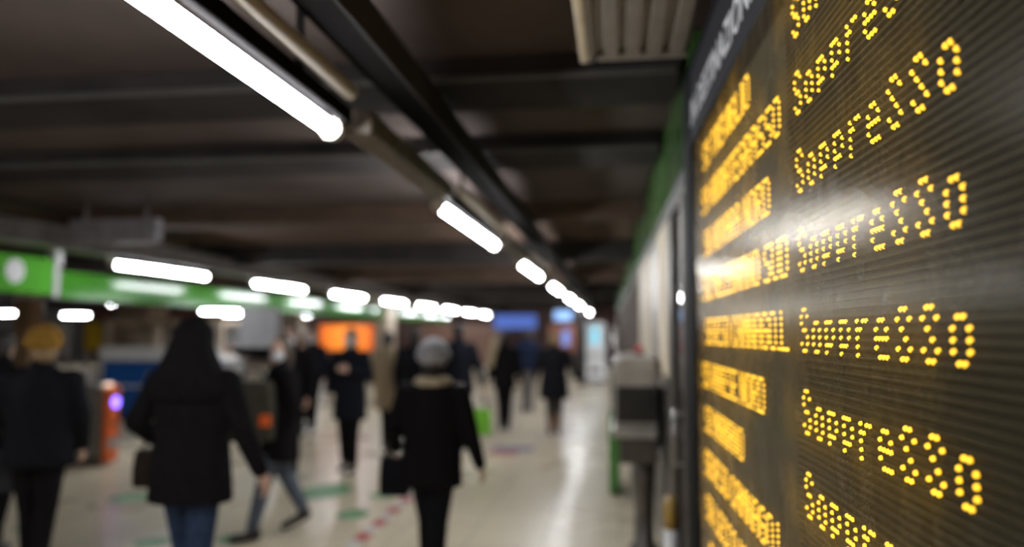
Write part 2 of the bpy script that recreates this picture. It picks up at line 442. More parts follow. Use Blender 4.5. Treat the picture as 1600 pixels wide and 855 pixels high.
# ------------------------------------------------------------------ right side beyond the board
# glazed steel door standing next to the board
t = thing('glass_door', 'tall dark glazed door with steel frame right beyond the display board', 'door', (WX(3.5), 3.5, 0), -math.atan(-.0125))
for y0, y1 in ((0, .06), (.50, .56), (1.30, 1.45)):
    pbox('post', (-.02, y0, 0), (.06, y1, 2.39), M_darksteel if y0 > .1 else M_steel, t, .008)
pbox('rail', (-.02, 0, 2.36), (.06, 1.45, 2.39), M_darksteel, t); pbox('rail', (-.02, .05, .02), (.06, 1.45, .20), M_darksteel, t)
pbox('pane', (.01, .055, .2), (.025, .50, 2.36), M_glassdark, t, .001); pbox('pane', (.01, .56, .2), (.025, 1.30, 2.36), M_glassdark, t, .001)
bm = bmesh.new(); tube(bm, (-.06, .62, .95), (-.06, .62, 1.25), .012); tube(bm, (-.06, .62, .97), (.0, .62, .97), .009); tube(bm, (-.06, .62, 1.23), (.0, .62, 1.23), .009)
finish('handle', bm, M_steel, t, True)
# window band of cream blinds
M_mull = mat('window_mullion', (.14, .12, .10), .4, .5)
t = thing('window_blind', 'row of tall cream blind panels in the window beyond the display board', 'blind', (0, 0, 0))
y = 5.05; k = 0
M_lit = mat('glowing_cream_blind', (.42, .35, .25), .7, var=.06, scale=5, emit=((1.0, .82, .58), .06))  # weak emission stands in for light behind the blinds
while y < 9.3:
    wd = .62 if k % 3 else .9
    bm = prism([(WX(y) - .02, y), (WX(y) + .01, y), (WX(y + wd - .05) + .01, y + wd - .05), (WX(y + wd - .05) - .02, y + wd - .05)], 1.36, 2.38)
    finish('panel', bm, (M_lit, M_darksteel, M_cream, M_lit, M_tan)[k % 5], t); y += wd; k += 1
y = 4.98; k = 1
while y < 9.7:
    struct('window_mullion_%d' % k, prism([(WX(y) + .015, y), (WX(y) + .05, y), (WX(y + .06) + .05, y + .06), (WX(y + .06) + .015, y + .06)], 1.3, 2.43), M_mull); y += .62 if (k % 3) else .9; k += 1
struct('window_sill', prism([(WX(5) - .05, 5), (WX(5) + .2, 5), (WX(9.6) + .2, 9.6), (WX(9.6) - .05, 9.6)], 1.29, 1.34), M_steel)
struct('window_lintel', prism([(WX(3.5) - .02, 3.5), (WX(3.5) + .3, 3.5), (WX(9.6) + .3, 9.6), (WX(9.6) - .02, 9.6)], 2.40, 2.438), M_strip)
# green fascia
t = thing('green_fascia', 'green enamel fascia band along the right wall above the windows', 'fascia')
finish('panel', prism([(WX(3.5), 3.5), (WX(3.5) + .25, 3.5), (WX(44) + .25, 44), (WX(44), 44)], 2.48, 3.03), M_green, t)
finish('edge', prism([(WX(3.5) - .015, 3.5), (WX(3.5) + .02, 3.5), (WX(44) + .02, 44), (WX(44) - .015, 44)], 2.44, 2.478), M_strip, t)
for yy in (4.6, 6.2, 7.8, 9.4, 12, 15):
    pbox('joint', (WX(yy) - .006, yy, 2.49), (WX(yy) + .004, yy + .025, 3.03), M_darksteel, t, .001)

# ceiling grille above the board
t = thing('ceiling_grille', 'grey slotted air grille box hanging from the ceiling above the display board', 'air grille', (-.11, .2, 2.76))
M_gr = mat('grille_metal', (.20, .175, .155), .45, .3, var=.15)
bm = bmesh.new(); box(bm, (0, 0, .03), (.40, 2.9, .29), .01); box(bm, (0, 0, 0), (.028, 2.9, .04), .004); box(bm, (.04, 2.86, 0), (.40, 2.9, .04), .004)
for x in (.07, .155, .24, .33): box(bm, (x, 0, .004), (x + .055, 2.86, .035), .004)
finish('housing', bm, M_gr, t)
pbox('edge_rail', (-.03, 0, -.004), (.004, 2.9, .28), mat('cream_rail', (.60, .52, .38), .4, .2), t)

# stainless machine at the wall
t = thing('ticket_machine', 'rounded stainless steel machine with a foot standing under the cream window blinds', 'machine', (.0, 5.7, 0), .0)
bm = bmesh.new()
prof = [(-.03, .96), (-.035, 1.0), (-.035, 1.40), (-.02, 1.445), (.02, 1.465), (.10, 1.47), (.27, 1.47), (.28, .96)]
rings(bm, [[Vector((x * q + (1 - q) * .13, yv, z * q + (1 - q) * 1.2)) for x, z in prof] for yv, q in ((0, .96), (.02, 1), (1.36, 1), (1.38, .96))]); finish('body', bm, mat('satin_steel', (.46, .43, .39), .38, .25, var=.12, scale=10), t, False)
pbox('side_panel', (-.015, -.012, 1.0), (.27, .012, 1.26), mat('smoked_panel', (.05, .047, .044), .35, .4), t, .01)
pbox('front_panel', (-.05, .1, 1.02), (-.035, 1.28, 1.32), M_glassdark, t, .004)
pbox('tray', (-.05, -.03, .885), (.285, 1.40, .955), MATS['satin_steel'], t, .02)
pbox('lower_box', (.0, .0, .70), (.28, 1.35, .885), M_darksteel, t, .02)
bm = bmesh.new(); rings(bm, [[Vector((.185 + r * 1.0 * math.cos(a * PI / 8), .35 + r * math.sin(a * PI / 8), z)) for a in range(16)] for z, r in ((0, .115), (.04, .115), (.07, .075), (.3, .07), (.5, .085), (.72, .10))])
finish('pedestal', bm, M_darksteel, t, True)
bm = bmesh.new(); ellipsoid(bm, (.0, .25, 1.43), (.035, .06, .03)); finish('corner_highlight', bm, mat('corner_highlight', (.8, .8, .78), .12, .9), t, True)  # bright metal bump added as the highlight on the machine's top corner
t = thing('green_cabinet', 'narrow green cabinet standing on the floor past the stainless machine', 'cabinet', (-.10, 8.0, 0))
pbox('body', (0, 0, .04), (.10, .45, .82), M_greend, t, .01); pbox('plinth', (.01, .02, 0), (.10, .43, .05), M_black, t); pbox('door', (.01, -.012, .08), (.09, .002, .78), M_greend, t, .003)
t = thing('steel_rail_post', 'slim steel barrier post beside the green cabinet', 'post', (-.02, 8.6, 0))
bm = bmesh.new(); tube(bm, (0, 0, 0), (0, 0, 1.75), .025); finish('pole', bm, M_steel, t, True); bm = bmesh.new(); tube(bm, (0, 0, 0), (0, 0, .02), .07, n=20); finish('base', bm, M_steel, t)
t = thing('red_alarm', 'small red alarm beacon on top of the stainless machine', 'alarm', (.17, 6.3, 1.471))
bm = bmesh.new(); tube(bm, (0, 0, 0), (0, 0, .025), .035, n=16); finish('base', bm, M_black, t); bm = bmesh.new(); capsule(bm, (0, 0, .03), (0, 0, .055), .03, .026); finish('dome', bm, mat('red_plastic', (.55, .03, .02), .3), t, True)
t = thing('waste_bin', 'small white waste bin with yellow lid at the foot of the glazed door', 'bin', (.27, 4.25, 0))
bm = bmesh.new(); stack(bm, [(0, 0, 0, .032, .07), (.45, 0, 0, .04, .08), (.62, 0, 0, .04, .08)]); finish('body', bm, M_white, t, True)
bm = bmesh.new(); stack(bm, [(.62, 0, 0, .042, .082), (.72, 0, 0, .042, .082), (.78, 0, 0, .03, .06)]); finish('lid', bm, mat('yellow_brown_lid', (.35, .21, .04), .4), t, True)

# ------------------------------------------------------------------ left side: green band, gates, booth
t = thing('green_band', 'long glossy green sign band over the gate line, mirroring the hall lamps', 'sign band', (-7.5, 0, 0))
pbox('panel', (-.12, 9.5, 2.12), (0, 34, 2.49), mat('glossy_green_band', (.028, .135, .008), .12, var=.08, scale=2, spec=.14), t, .004)
pbox('lower_rail', (-.16, 4, 2.085), (.02, 34, 2.12), M_beam, t)
pbox('upper_rail', (-.16, 9.5, 2.49), (.02, 34, 2.51), M_beam, t)
t = thing('gate_sign', 'green sign box with round white symbol at the left edge of the hall', 'sign', (-7.45, 7.5, 2.15))
pbox('box', (-.1, 0, 0), (.04, 1.75, .47), mat('glowing_green_sign', (.04, .18, .010), .7, spec=.1, emit=((.10, .5, .02), .06)), t, .01)
bm = bmesh.new(); tube(bm, (.038, 1.08, .27), (.048, 1.08, .27), .15, n=28); finish('symbol', bm, M_grey, t)
t = thing('hanger_post', 'grey square post between the round symbol sign and the green band', 'post', (-7.5, 9.32, 2.1))
pbox('post', (-.07, 0, .45), (.05, .14, .95), M_grey, t); pbox('plate', (-.05, .02, .03), (.03, .12, .45), M_grey, t)

def turnstile(loc, label, rz=0, orange=True, name='turnstile'):
    t = thing(name, label, 'turnstile', loc, rz, None)
    bm = bmesh.new(); prof = [(-.55, .12), (-.62, .55), (-.50, 1.0), (.40, 1.0), (.52, .95), (.52, .12)]
    rings(bm, [[Vector((x, yy, z)) for x, z in prof] for yy in (-.13, -.12, .12, .13)]); finish('body', bm, M_steel, t)
    pbox('plinth', (-.50, -.11, 0), (.48, .11, .12), M_darksteel, t)
    pbox('end_panel', (.515, -.11, .05), (.60, .11, .98), M_orange if orange else M_grey, t, .02)
    pbox('ticket_slot', (.60, -.05, .50), (.606, .05, .54), M_black, t, .002)
    pbox('kick_plate', (.595, -.11, .22), (.608, .11, .34), M_grey, t, .003)
    bm = bmesh.new(); tube(bm, (.60, .02, .78), (.612, .02, .78), .066, n=24)
    finish('indicator', bm, mat('violet_indicator', (.2, .1, .8), .4, emit=((.20, .13, 1.0), 5.0)), t)
    bm = bmesh.new(); ellipsoid(bm, (.52, -.02, 1.0), (.06, .06, .025)); finish('reader', bm, mat('pale_reader', (.9, .72, .6), .4, emit=((1, .72, .55), 1.2)), t, True)
    bm = bmesh.new()
    for a in (0, 120, 240):
        tube(bm, (.05, .13, .82), (.05 + .1 * math.cos(math.radians(a)), .55, .82 + .12 * math.sin(math.radians(a)) - .1), .016)
    finish('tripod_arm', bm, M_steel, t, True)
    return t
turnstile((-6.85, 8.95, 0), 'turnstile with orange end panel and glowing violet light')
t2 = turnstile((-7.1, 7.75, 0), 'grey turnstile partly behind the yellow hat person', orange=False)
t3 = turnstile((-7.3, 12.1, 0), 'grey turnstile seen between the hooded person and the grey board', orange=False)
t4 = turnstile((-7.3, 13.2, 0), 'grey turnstile deeper beyond the hooded person', orange=False)
for tt in (t2, t3, t4):
    for c in [o for o in COL.objects if o.parent == tt and o.name.startswith(('indicator', 'reader'))]: bpy.data.objects.remove(c)

# ticket booth with blue front
bx0 = at(160, 600, Y=13.5).x; bx1 = at(345, 600, Y=13.5).x
t = thing('ticket_booth', 'ticket booth with bright blue front panel and white counter edge', 'booth', (bx0, 13.5, 0)); W = bx1 - bx0
M_blue = mat('blue_panel', (.012, .09, .34), .35, var=.08)
pbox('front', (0, 0, .1), (W, .1, 1.12), M_blue, t); pbox('plinth', (0, .02, 0), (W, .1, .1), M_black, t)
pbox('counter_edge', (-.03, -.10, 1.12), (W + .03, .6, 1.38), mat('counter_white', (.62, .61, .60), .4), t, .02)
pbox('stripe', (0.02, -.006, .62), (W - .02, .0, .66), M_white, t, .001)
pbox('header', (0, 0, 1.80), (W, .7, 1.90), M_tan, t)
for x in (0, W * .42, W * .72, W - .12): pbox('window_post', (x, 0, 1.38), (x + .12, .08, 1.80), M_tan, t)
pbox('back_wall', (0, .9, 0), (W, 1.0, 1.90), M_grey, t); pbox('shade', (.12, .5, 1.4), (W * .42, .52, 1.80), M_tan, t)
pbox('pane', (.12, .03, 1.38), (W - .12, .04, 1.86), M_glassdark, t, .001) if False else None
# pillars in the gate hall
def pillar(px, Y, wd, label, mt):
    p = at(px, 500, Y=Y); t = thing('stone_pillar', label, 'pillar', (p.x, Y, 0)); top = 2.44 if px > 900 else 3.04
    pbox('shaft', (-wd / 2, 0, .12), (wd / 2, wd, top), mt, t, .03); pbox('base', (-wd / 2 - .02, -.02, 0), (wd / 2 + .02, wd + .02, .12), M_darksteel, t)
pillar(34, 16, .42, 'tan pillar behind the person with yellow hat', mat('warm_tan', (.55, .36, .2), .45))
pillar(205, 17, .85, 'broad grey brown pillar behind the ticket booth', M_tan)
pillar(455, 19, .40, 'tan pillar behind the person in white mask and dark hair', M_tan)
pillar(585, 24, .9, 'tan pillar right of the orange screen', M_tan)
pillar(908, 24.5, .28, 'dark pillar left of the white vending machine', M_black)
# posters and notices
def panel(name, x0, x1, y0, y1, Y, label, cat, mt, frame=M_black, feet=None):
    a = at(x0, y0, Y=Y); b = at(x1, y1, Y=Y)
    t = thing(name, label, cat, ((a.x + b.x) / 2, Y, feet if feet is not None else b.z)); W = (b.x - a.x) / 2; z0 = b.z - t.location.z; z1 = a.z - t.location.z
    pbox('frame', (-W - .03, .0, z0 - .03), (W + .03, .06, z1 + .03), frame, t); pbox('face', (-W, -.012, z0), (W, .0, z1), mt, t, .001)
    if feet is not None:
        for s in (-1, 1): pbox('post', (s * W * .8 - .02, .01, 0), (s * W * .8 + .02, .05, z1), M_steel, t)
        pbox('foot', (-W, -.1, 0), (W, .2, .03), M_darksteel, t)
    else:
        for s in (-1, 1): pbox('rod', (s * W * .7 - .01, .01, z1), (s * W * .7 + .01, .04, 3.05 - b.z), M_darksteel, t)
    return t
panel('notice_board', 82, 106, 502, 552, 15, 'white notice panel between tan pillar and yellow poster', 'notice', M_white, M_grey, feet=0)
panel('yellow_poster', 134, 158, 504, 548, 15.2, 'yellow poster beside the white notice panel', 'poster', mat('yellow_print', (.75, .50, .03), .5, var=.3, scale=12), M_black, feet=0)
panel('information_board', 378, 432, 484, 556, 10.2, 'large grey information board on a stand behind the masked person with backpack', 'board', mat('grey_print', (.42, .42, .45), .5), M_grey, feet=0)
panel('pale_board', 352, 380, 566, 640, 11.4, 'narrow pale panel beside the hooded person', 'panel', M_grey, M_grey, feet=0)
panel('red_banner', -12, 16, 535, 586, 13, 'red banner at the left edge of the hall', 'banner', mat('red_banner', (.5, .01, .01), .5), M_black, feet=0)
def screen_mat(name, c0, c1, st, scale=2.0):
    M = bpy.data.materials.new(name); M.use_nodes = True; nt = M.node_tree; b = nt.nodes['Principled BSDF']
    tc = nt.nodes.new('ShaderNodeTexCoord'); g = nt.nodes.new('ShaderNodeTexGradient'); g.gradient_type = 'SPHERICAL'
    mp = nt.nodes.new('ShaderNodeMapping'); mp.inputs['Scale'].default_value = (scale, scale, scale); mp.inputs['Location'].default_value = (0, 0, -1.5 * scale)
    rp = nt.nodes.new('ShaderNodeValToRGB'); rp.color_ramp.elements[0].color = (*c0, 1); rp.color_ramp.elements[1].color = (*c1, 1)
    nt.links.new(tc.outputs['Object'], mp.inputs['Vector']); nt.links.new(mp.outputs[0], g.inputs[0]); nt.links.new(g.outputs['Fac'], rp.inputs[0])
    nt.links.new(rp.outputs[0], b.inputs['Emission Color']); nt.links.new(rp.outputs[0], b.inputs['Base Color']); b.inputs['Emission Strength'].default_value = st
    return M
panel('advertising_screen', 500, 583, 508, 548, 17, 'glowing orange and red advertising screen behind the standing masked person', 'screen', screen_mat('orange_picture', (.40, .015, .012), (1.0, .30, .03), .85, .95), feet=0)
panel('blue_screen', 772, 838, 492, 514, 26, 'glowing blue sign where the hall lamps end', 'sign', mat('blue_glow', (.05, .1, .4), .4, emit=((.09, .17, .55), .6)), feet=0)
panel('pale_blue_sign', 866, 893, 486, 501, 27, 'bright pale blue sign above the person with brown boots', 'sign', mat('pale_blue_glow', (.3, .5, .8), .4, emit=((.30, .50, .95), 1.1)))
panel('shop_front', 858, 900, 508, 548, 28, 'red brown shop front with blue sign behind the person with brown boots', 'shop', mat('red_shop', (.3, .12, .08), .5, emit=((.3, .1, .06), .25)), feet=0)
panel('blue_poster', 878, 890, 516, 540, 27.4, 'small blue lit poster in front of the red shop', 'poster', mat('violet_blue_glow', (.2, .3, .7), .4, emit=((.2, .28, .7), .7)), feet=0)
panel('dark_wall_cladding', 640, 780, 506, 572, 30, 'dark red brown clad partition at the end of the hall', 'partition', mat('brown_cladding', (.22, .12, .09), .4, var=.4), M_black, feet=0)
# vending machine
a = at(914, 590, Y=26); b = at(946, 590, Y=26)
t = thing('vending_machine', 'white vending machine with pale cyan screen at the corridor end', 'vending machine', ((a.x + b.x) / 2, 26, 0)); W = (b.x - a.x) / 2
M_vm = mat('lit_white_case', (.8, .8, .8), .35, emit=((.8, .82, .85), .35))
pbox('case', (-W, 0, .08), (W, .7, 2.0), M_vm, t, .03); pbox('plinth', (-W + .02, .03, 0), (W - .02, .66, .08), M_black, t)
pbox('screen', (-W * .45, -.01, 1.25), (W * .45, .0, 1.85), mat('cyan_glow', (.3, .75, .9), .4, emit=((.28, .72, .95), .8)), t, .002)
pbox('counter', (-W, -.05, .82), (W, .0, .88), M_grey, t)
pbox('slot', (-W * .5, -.01, .3), (W * .5, .0, .5), M_grey, t)
# ceiling sign hanging at the left
a = at(108, 343, Y=7.3); b = at(243, 378, Y=7.3)
t = thing('hanging_sign', 'dim grey direction sign hanging from the ceiling left of the lamp rows', 'sign', ((a.x + b.x) / 2, 7.3, a.z)); W = (b.x - a.x) / 2
pbox('box', (-W, 0, -(a.z - b.z)), (W, .12, 0), mat('dim_sign', (.2, .185, .2), .5, var=.3), t, .01)
for s in (-1, 1): pbox('rod', (s * W * .7 - .012, .04, 0), (s * W * .7 + .012, .08, 3.05 - a.z), M_darksteel, t)

# ------------------------------------------------------------------ floor marks
M_fgreen = mat('faded_green_sticker', (.12, .30, .13), .5, var=.5, scale=7)
def sticker(px, py, r, label, mt, name='floor_sticker', sy=1.0):
    p = at(px, py, Z=0); n = 28
    t = bmesh.new(); rings(t, [[Vector((r * q * math.cos(2 * PI * i / n), r * q * sy * math.sin(2 * PI * i / n), z)) for i in range(n)] for z, q in ((.0005, 1), (.003, 1), (.0035, .97))])
    return tag(finish(name, t, mt, None, False, (p.x, p.y, 0)), label, 'floor sticker', 'distance stickers on the floor')
sticker(508, 768, .26, 'faded green round floor sticker behind the walking person in jeans', M_fgreen, sy=1.5)
sticker(552, 804, .15, 'small faded green floor sticker beside the red white tape', M_fgreen, sy=1.2)
sticker(600, 774, .15, 'small faded green floor sticker left of the black handbag', M_fgreen)
sticker(205, 778, .22, 'faded green floor sticker left of the hooded person', M_fgreen)
sticker(372, 842, .16, 'faded green floor sticker right of the blue jeans of the hooded person', M_fgreen)
sticker(238, 848, .14, 'faded green floor sticker left of the blue jeans of the hooded person', M_fgreen)
sticker(42, 826, .10, 'tiny green floor sticker below the dark handbag at left', M_fgreen)
M_red = mat('red_tape', (.42, .03, .03), .5); M_wt = mat('white_tape', (.62, .60, .57), .5)
a = at(648, 770, Z=0); b = at(545, 858, Z=0); d = b - a; L = d.length; dn = d.normalized(); sd = Vector((-dn.y, dn.x, 0)) * .055
t = thing('floor_tape', 'red and white striped warning tape stuck on the floor beside the grey beanie person', 'tape', (a.x, a.y, 0)); n = 9
for i in range(n):
    p, q = dn * L * i / n, dn * L * (i + .96) / n
    bm = bmesh.new(); rings(bm, [[Vector((*c.xy, z)) for c in (p - sd, p + sd, q + sd, q - sd)] for z in (.0005, .003)])
    finish('white_stripe' if i % 2 == 0 else 'red_stripe', bm, M_wt if i % 2 == 0 else M_red, t)
p = at(800, 704, Z=0); t = thing('floor_notice', 'blue grey and red notice stuck on the corridor floor', 'floor notice', (p.x, p.y, 0))
pbox('blue_field', (-.28, -.05, .0005), (.28, .35, .004), mat('blue_grey_print', (.14, .14, .24), .5, var=.3), t, .001); pbox('red_field', (-.30, -.42, .0005), (.12, -.08, .004), mat('dull_red_print', (.42, .12, .10), .5, var=.3), t, .001)

# ------------------------------------------------------------------ people
def fab(name, c, r=.85): return mat(name, c, r, var=.25, scale=30, spec=.05, bump=.1)
M_blk = fab('black_wool', (.010, .009, .010)); M_blk2 = fab('black_nylon', (.010, .010, .013), .6); M_drk = fab('dark_brown_wool', (.022, .016, .012))
M_navy = fab('navy_cloth', (.013, .014, .02)); M_jean = fab('blue_denim', (.035, .055, .11)); M_jean2 = fab('grey_denim', (.10, .12, .16))
M_tanc = fab('tan_wool', (.30, .23, .15)); M_shoe = mat('dark_leather', (.02, .017, .015), .45); M_boot = mat('brown_leather', (.14, .06, .025), .5)
M_hair = mat('dark_hair', (.015, .010, .008), .5); M_hairb = mat('fair_hair', (.28, .19, .10), .5); M_mask = mat('white_mask', (.62, .62, .64), .7)
M_eye = mat('eye_white', (.5, .5, .5), .2)

def hand(bm, w, d, n, s, k=1.0, curl=.6):
    """palm and five fingers from wrist w along d; n = palm normal side, s = thumb side sign"""
    d = d.normalized(); n = (n - d * n.dot(d)).normalized(); x = d.cross(n).normalized() * s
    for i, (off, L, r) in enumerate(((.030, .072, .0095), (.010, .080, .0100), (-.011, .074, .0095), (-.031, .058, .0085))):
        kn = w + d * .085 * k + x * off * k
        capsule(bm, w + d * .01 + x * off * .55 * k, kn, .014 * k, .0125 * k, 8)
        d1 = (d * math.cos(curl * .6) + n * math.sin(curl * .6)); d2 = (d * math.cos(curl * 1.7) + n * math.sin(curl * 1.7))
        m1 = kn + d1 * L * .5 * k; capsule(bm, kn, m1, r * k, r * .95 * k, 8); capsule(bm, m1, m1 + d2 * L * .5 * k, r * .95 * k, r * .8 * k, 8)
    b0 = w + d * .025 * k + x * .024 * k; m1 = b0 + (d * .6 + x * .75 + n * .25).normalized() * .042 * k
    capsule(bm, b0, m1, .014 * k, .0115 * k, 8); capsule(bm, m1, m1 + (d * .9 + x * .2 + n * .3).normalized() * .034 * k, .0115 * k, .009 * k, 8)

def person(px, py, label, H=1.70, rot=0, stride=.25, arms=None, coat=M_blk, hem=.75, flare=1.0, legs=M_blk, shoes=M_shoe, hair=M_hair, hairlen=0,
           hat=None, hats=1.0, hood=None, mask=False, head_turn=0, lean=0, collar=None, pos=None, width=1.0, name='person', curl=.7, neck_z=1.43, boots=False, legsep=.07):
    p = pos or at(px, py, Z=0); k = H / 1.72
    t = thing(name, label, 'person', (p.x, p.y, 0), rot); V = lambda x, y, z: Vector((x * k, y * k, z * k))
    def lx(z): return lean * max(0, z - .9)
    # leg joints
    a = math.atan2(stride / 2, .82)
    hips = [V(-.09, 0, .92), V(.09, 0, .92)]
    kn, an, toe = [], [], []
    for s, h in ((1, hips[0]), (-1, hips[1])):
        f = stride * .5 * s
        lift = .0 if s > 0 else min(.09, stride * .22)
        an.append(V(-legsep if s > 0 else legsep, f, .085 + lift)); kn.append(V(-legsep if s > 0 else legsep, f * .45 + .035, .50 + lift * .3))
        toe.append(an[-1] + V(0, .16, -.05 - lift * .7))
    sh = [V(-.175 * width, lx(1.4), 1.40), V(.175 * width, lx(1.4), 1.40)]
    arms = arms or [((-.25, -.03, 1.13), (-.27, .06, .90)), ((.25, .02, 1.13), (.27, .08, .90))]
    el = [V(*arms[0][0]), V(*arms[1][0])]; wr = [V(*arms[0][1]), V(*arms[1][1])]
    # ---- body
    bm = bmesh.new()
    hc = V(0, lx(1.6) + .015, 1.60)
    R = Matrix.Rotation(head_turn, 3, 'Z')
    E = lambda x, y, z: hc + R @ V(x, y, z)
    ellipsoid(bm, E(0, -.008, .022), (.074 * k, .094 * k, .095 * k), rot=R); ellipsoid(bm, E(0, .022, -.045), (.056 * k, .066 * k, .075 * k), rot=R)
    capsule(bm, E(0, .085, .008), E(0, .102, -.022), .009 * k, .015 * k, 8)             # nose
    capsule(bm, E(-.020, .080, -.058), E(.020, .080, -.058), .009 * k, .009 * k, 8)     # mouth
    capsule(bm, E(-.035, .078, .030), E(.035, .078, .030), .011 * k, .011 * k, 8)       # brow
    ellipsoid(bm, E(0, .066, -.100), (.024 * k, .022 * k, .020 * k), 12, 8)             # chin
    for s in (-1, 1): ellipsoid(bm, E(s * .077, -.008, -.004), (.009 * k, .020 * k, .033 * k), 10, 8)
    capsule(bm, hc + V(0, -.02, -.06), V(0, lx(1.4) - .01, 1.42), .052 * k, .060 * k)
    stack(bm, [(z * k, 0, lx(z) * k, rx * k * width, ry * k) for z, rx, ry in ((.84, .13, .10), (.92, .165, .115), (1.02, .145, .105), (1.12, .135, .10), (1.25, .155, .11), (1.36, .165, .105), (1.43, .11, .08))])
    for i in (0, 1):
        s = -1 if i == 0 else 1
        capsule(bm, V(s * .10, lx(1.38), 1.38), sh[i], .07 * k, .058 * k); capsule(bm, sh[i], el[i], .050 * k, .040 * k); capsule(bm, el[i], wr[i], .040 * k, .026 * k)
        d = (wr[i] - el[i]).normalized()
        hand(bm, wr[i], d, Vector((-s, .15, 0)), s if True else 1, k, curl)
        capsule(bm, hips[i], kn[i], .085 * k, .056 * k); capsule(bm, kn[i], an[i], .054 * k, .036 * k)
        capsule(bm, an[i] + V(0, -.02, -.03), toe[i], .036 * k, .028 * k)
    fused('body', bm, M_skin, t, .0075, 2)
    # ---- trousers
    bm = bmesh.new(); stack(bm, [(z * k, 0, lx(z) * k, rx * k * width, ry * k) for z, rx, ry in ((.82, .15, .12), (.92, .18, .13), (1.02, .16, .12))])
    for i in (0, 1):
        capsule(bm, hips[i], kn[i], .100 * k, .072 * k); capsule(bm, kn[i], an[i] + V(0, 0, .03), .072 * k, .055 * k)
    fused('trousers', bm, legs, t, .012)
    # ---- shoes
    for i in (0, 1):
        bm = bmesh.new(); d = (toe[i] - an[i])
        capsule(bm, an[i] + V(0, -.035, -.035), toe[i] + V(0, .0, .0), .045 * k, .036 * k)
        capsule(bm, an[i] + V(0, -.01, -.02), an[i] + V(0, 0, .22 if boots else .03), .05 * k, .066 * k if boots else .05 * k)
        fused('boot' if boots else 'shoe', bm, shoes, t, .01)
    # ---- coat
    bm = bmesh.new(); w = width
    secs = [(hem, .215 * flare, .165), (hem + .12, .208 * flare, .16), (.95, .198 * (flare + 1) / 2, .152), (1.10, .186, .142), (1.22, .192, .145), (1.34, .192, .138), (1.41, .150, .115), (1.47, .088, .088)]
    stack(bm, [(z * k, 0, lx(z) * k, rx * k * w, ry * k) for z, rx, ry in secs])
    for i in (0, 1):
        s = -1 if i == 0 else 1
        capsule(bm, V(s * .11, lx(1.37), 1.365), sh[i] + V(0, 0, -.02), .085 * k, .080 * k); capsule(bm, sh[i] + V(0, 0, -.02), el[i], .078 * k, .064 * k); capsule(bm, el[i], wr[i] - (wr[i] - el[i]).normalized() * .01, .064 * k, .047 * k)
    capsule(bm, V(0, lx(1.4) - .02, 1.44), V(0, lx(1.4) + .0, 1.49), .09 * k, .075 * k)
    fused('coat', bm, coat, t, .014, 5)
    if collar:
        bm = bmesh.new(); n = 14
        for i in range(n):
            a1, a2 = 2 * PI * i / n, 2 * PI * (i + 1) / n
            capsule(bm, V(.10 * math.cos(a1), .09 * math.sin(a1) + lx(1.45), 1.465), V(.10 * math.cos(a2), .09 * math.sin(a2) + lx(1.45), 1.465), .038 * k, .038 * k, 8)
        fused('fur_collar', bm, collar, t, .012)['label'] = 'pale fur collar'
    # ---- head cover
    if hood:
        bm = bmesh.new(); ellipsoid(bm, hc + V(0, -.03, .02), (.108 * k, .125 * k, .125 * k))
        stack(bm, [(1.28 * k, 0, -.03 * k, .20 * k * w, .13 * k), (1.36 * k, 0, -.03 * k, .225 * k * w, .145 * k), (1.45 * k, 0, -.04 * k, .185 * k, .14 * k), (1.53 * k, 0, -.04 * k, .14 * k, .13 * k), (1.62 * k, 0, -.035 * k, .10 * k, .115 * k)])
        fused('hood', bm, hood, t, .013, 5)
    elif hair:
        bm = bmesh.new(); ellipsoid(bm, E(0, -.022, .030), (.086 * k, .098 * k, .100 * k), rot=R); ellipsoid(bm, E(0, -.05, -.02), (.078 * k, .065 * k, .085 * k), rot=R)
        if hairlen:
            capsule(bm, E(0, -.06, 0), E(0, -.085, -hairlen), .082 * k, .065 * k); 
            for s in (-1, 1): capsule(bm, E(s * .055, -.02, .02), E(s * .075, -.02, -hairlen), .04 * k, .03 * k)
        fused('hair', bm, hair, t, .011)
    if hat:
        bm = bmesh.new(); ellipsoid(bm, E(0, -.015, .062), (.102 * k * hats, .116 * k * hats, .100 * k * hats), rot=R)
        stack(bm, [(hc.z + (.02 + q) * k, 0, hc.y - .012 * k, r1 * k * hats, (r1 + .014) * k * hats) for q, r1 in ((0, .100), (.008, .108), (.045, .108), (.053, .100))])
        o = fused('knitted_hat', bm, hat, t, .01)
    if mask:
        bm = bmesh.new(); rs = []
        for q, off in ((0, .004), (1, .012)):
            pass
        ellipsoid(bm, E(0, .040, -.052), (.062 * k, .070 * k, .058 * k), rot=R); fused('face_mask', bm, M_mask, t, .009, 2)
        for s in (-1, 1):
            bm = bmesh.new(); ellipsoid(bm, E(s * .030, .080, .008), (.012 * k, .008 * k, .007 * k), 10, 8); finish('eye', bm, M_black, t, True)
    return t, wr, el, k

def bag(pos, label, w, d, h, mt, strap=.2, rz=0, name='handbag', cat='bag', extra=None):
    t = thing(name, label, cat, pos, rz)
    bm = bmesh.new(); secs = []
    for z, q in ((0, .9), (.02, 1), (h * .5, 1.0), (h * .92, .93), (h, .86)): secs.append((z, q))
    rings(bm, [[Vector((sx * w / 2 * q, sy * d / 2 * q, z)) for sx, sy in ((-1, -.6), (-.85, -1), (.85, -1), (1, -.6), (1, .6), (.85, 1), (-.85, 1), (-1, .6))] for z, q in secs])
    finish('bag_body', bm, mt, t)
    bm = bmesh.new(); n = 12
    for sy in (-1, 1):
        pts = [Vector((-w * .3 * math.cos(PI * i / n), sy * d * .3 * (1 - .8 * math.sin(PI * i / n)), h * .95 + strap * math.sin(PI * i / n))) for i in range(n + 1)]
        for a, b in zip(pts[:-1], pts[1:]): tube(bm, a, b, .008, n=6)
    finish('strap', bm, M_shoe, t)
    if extra: extra(t)
    return t

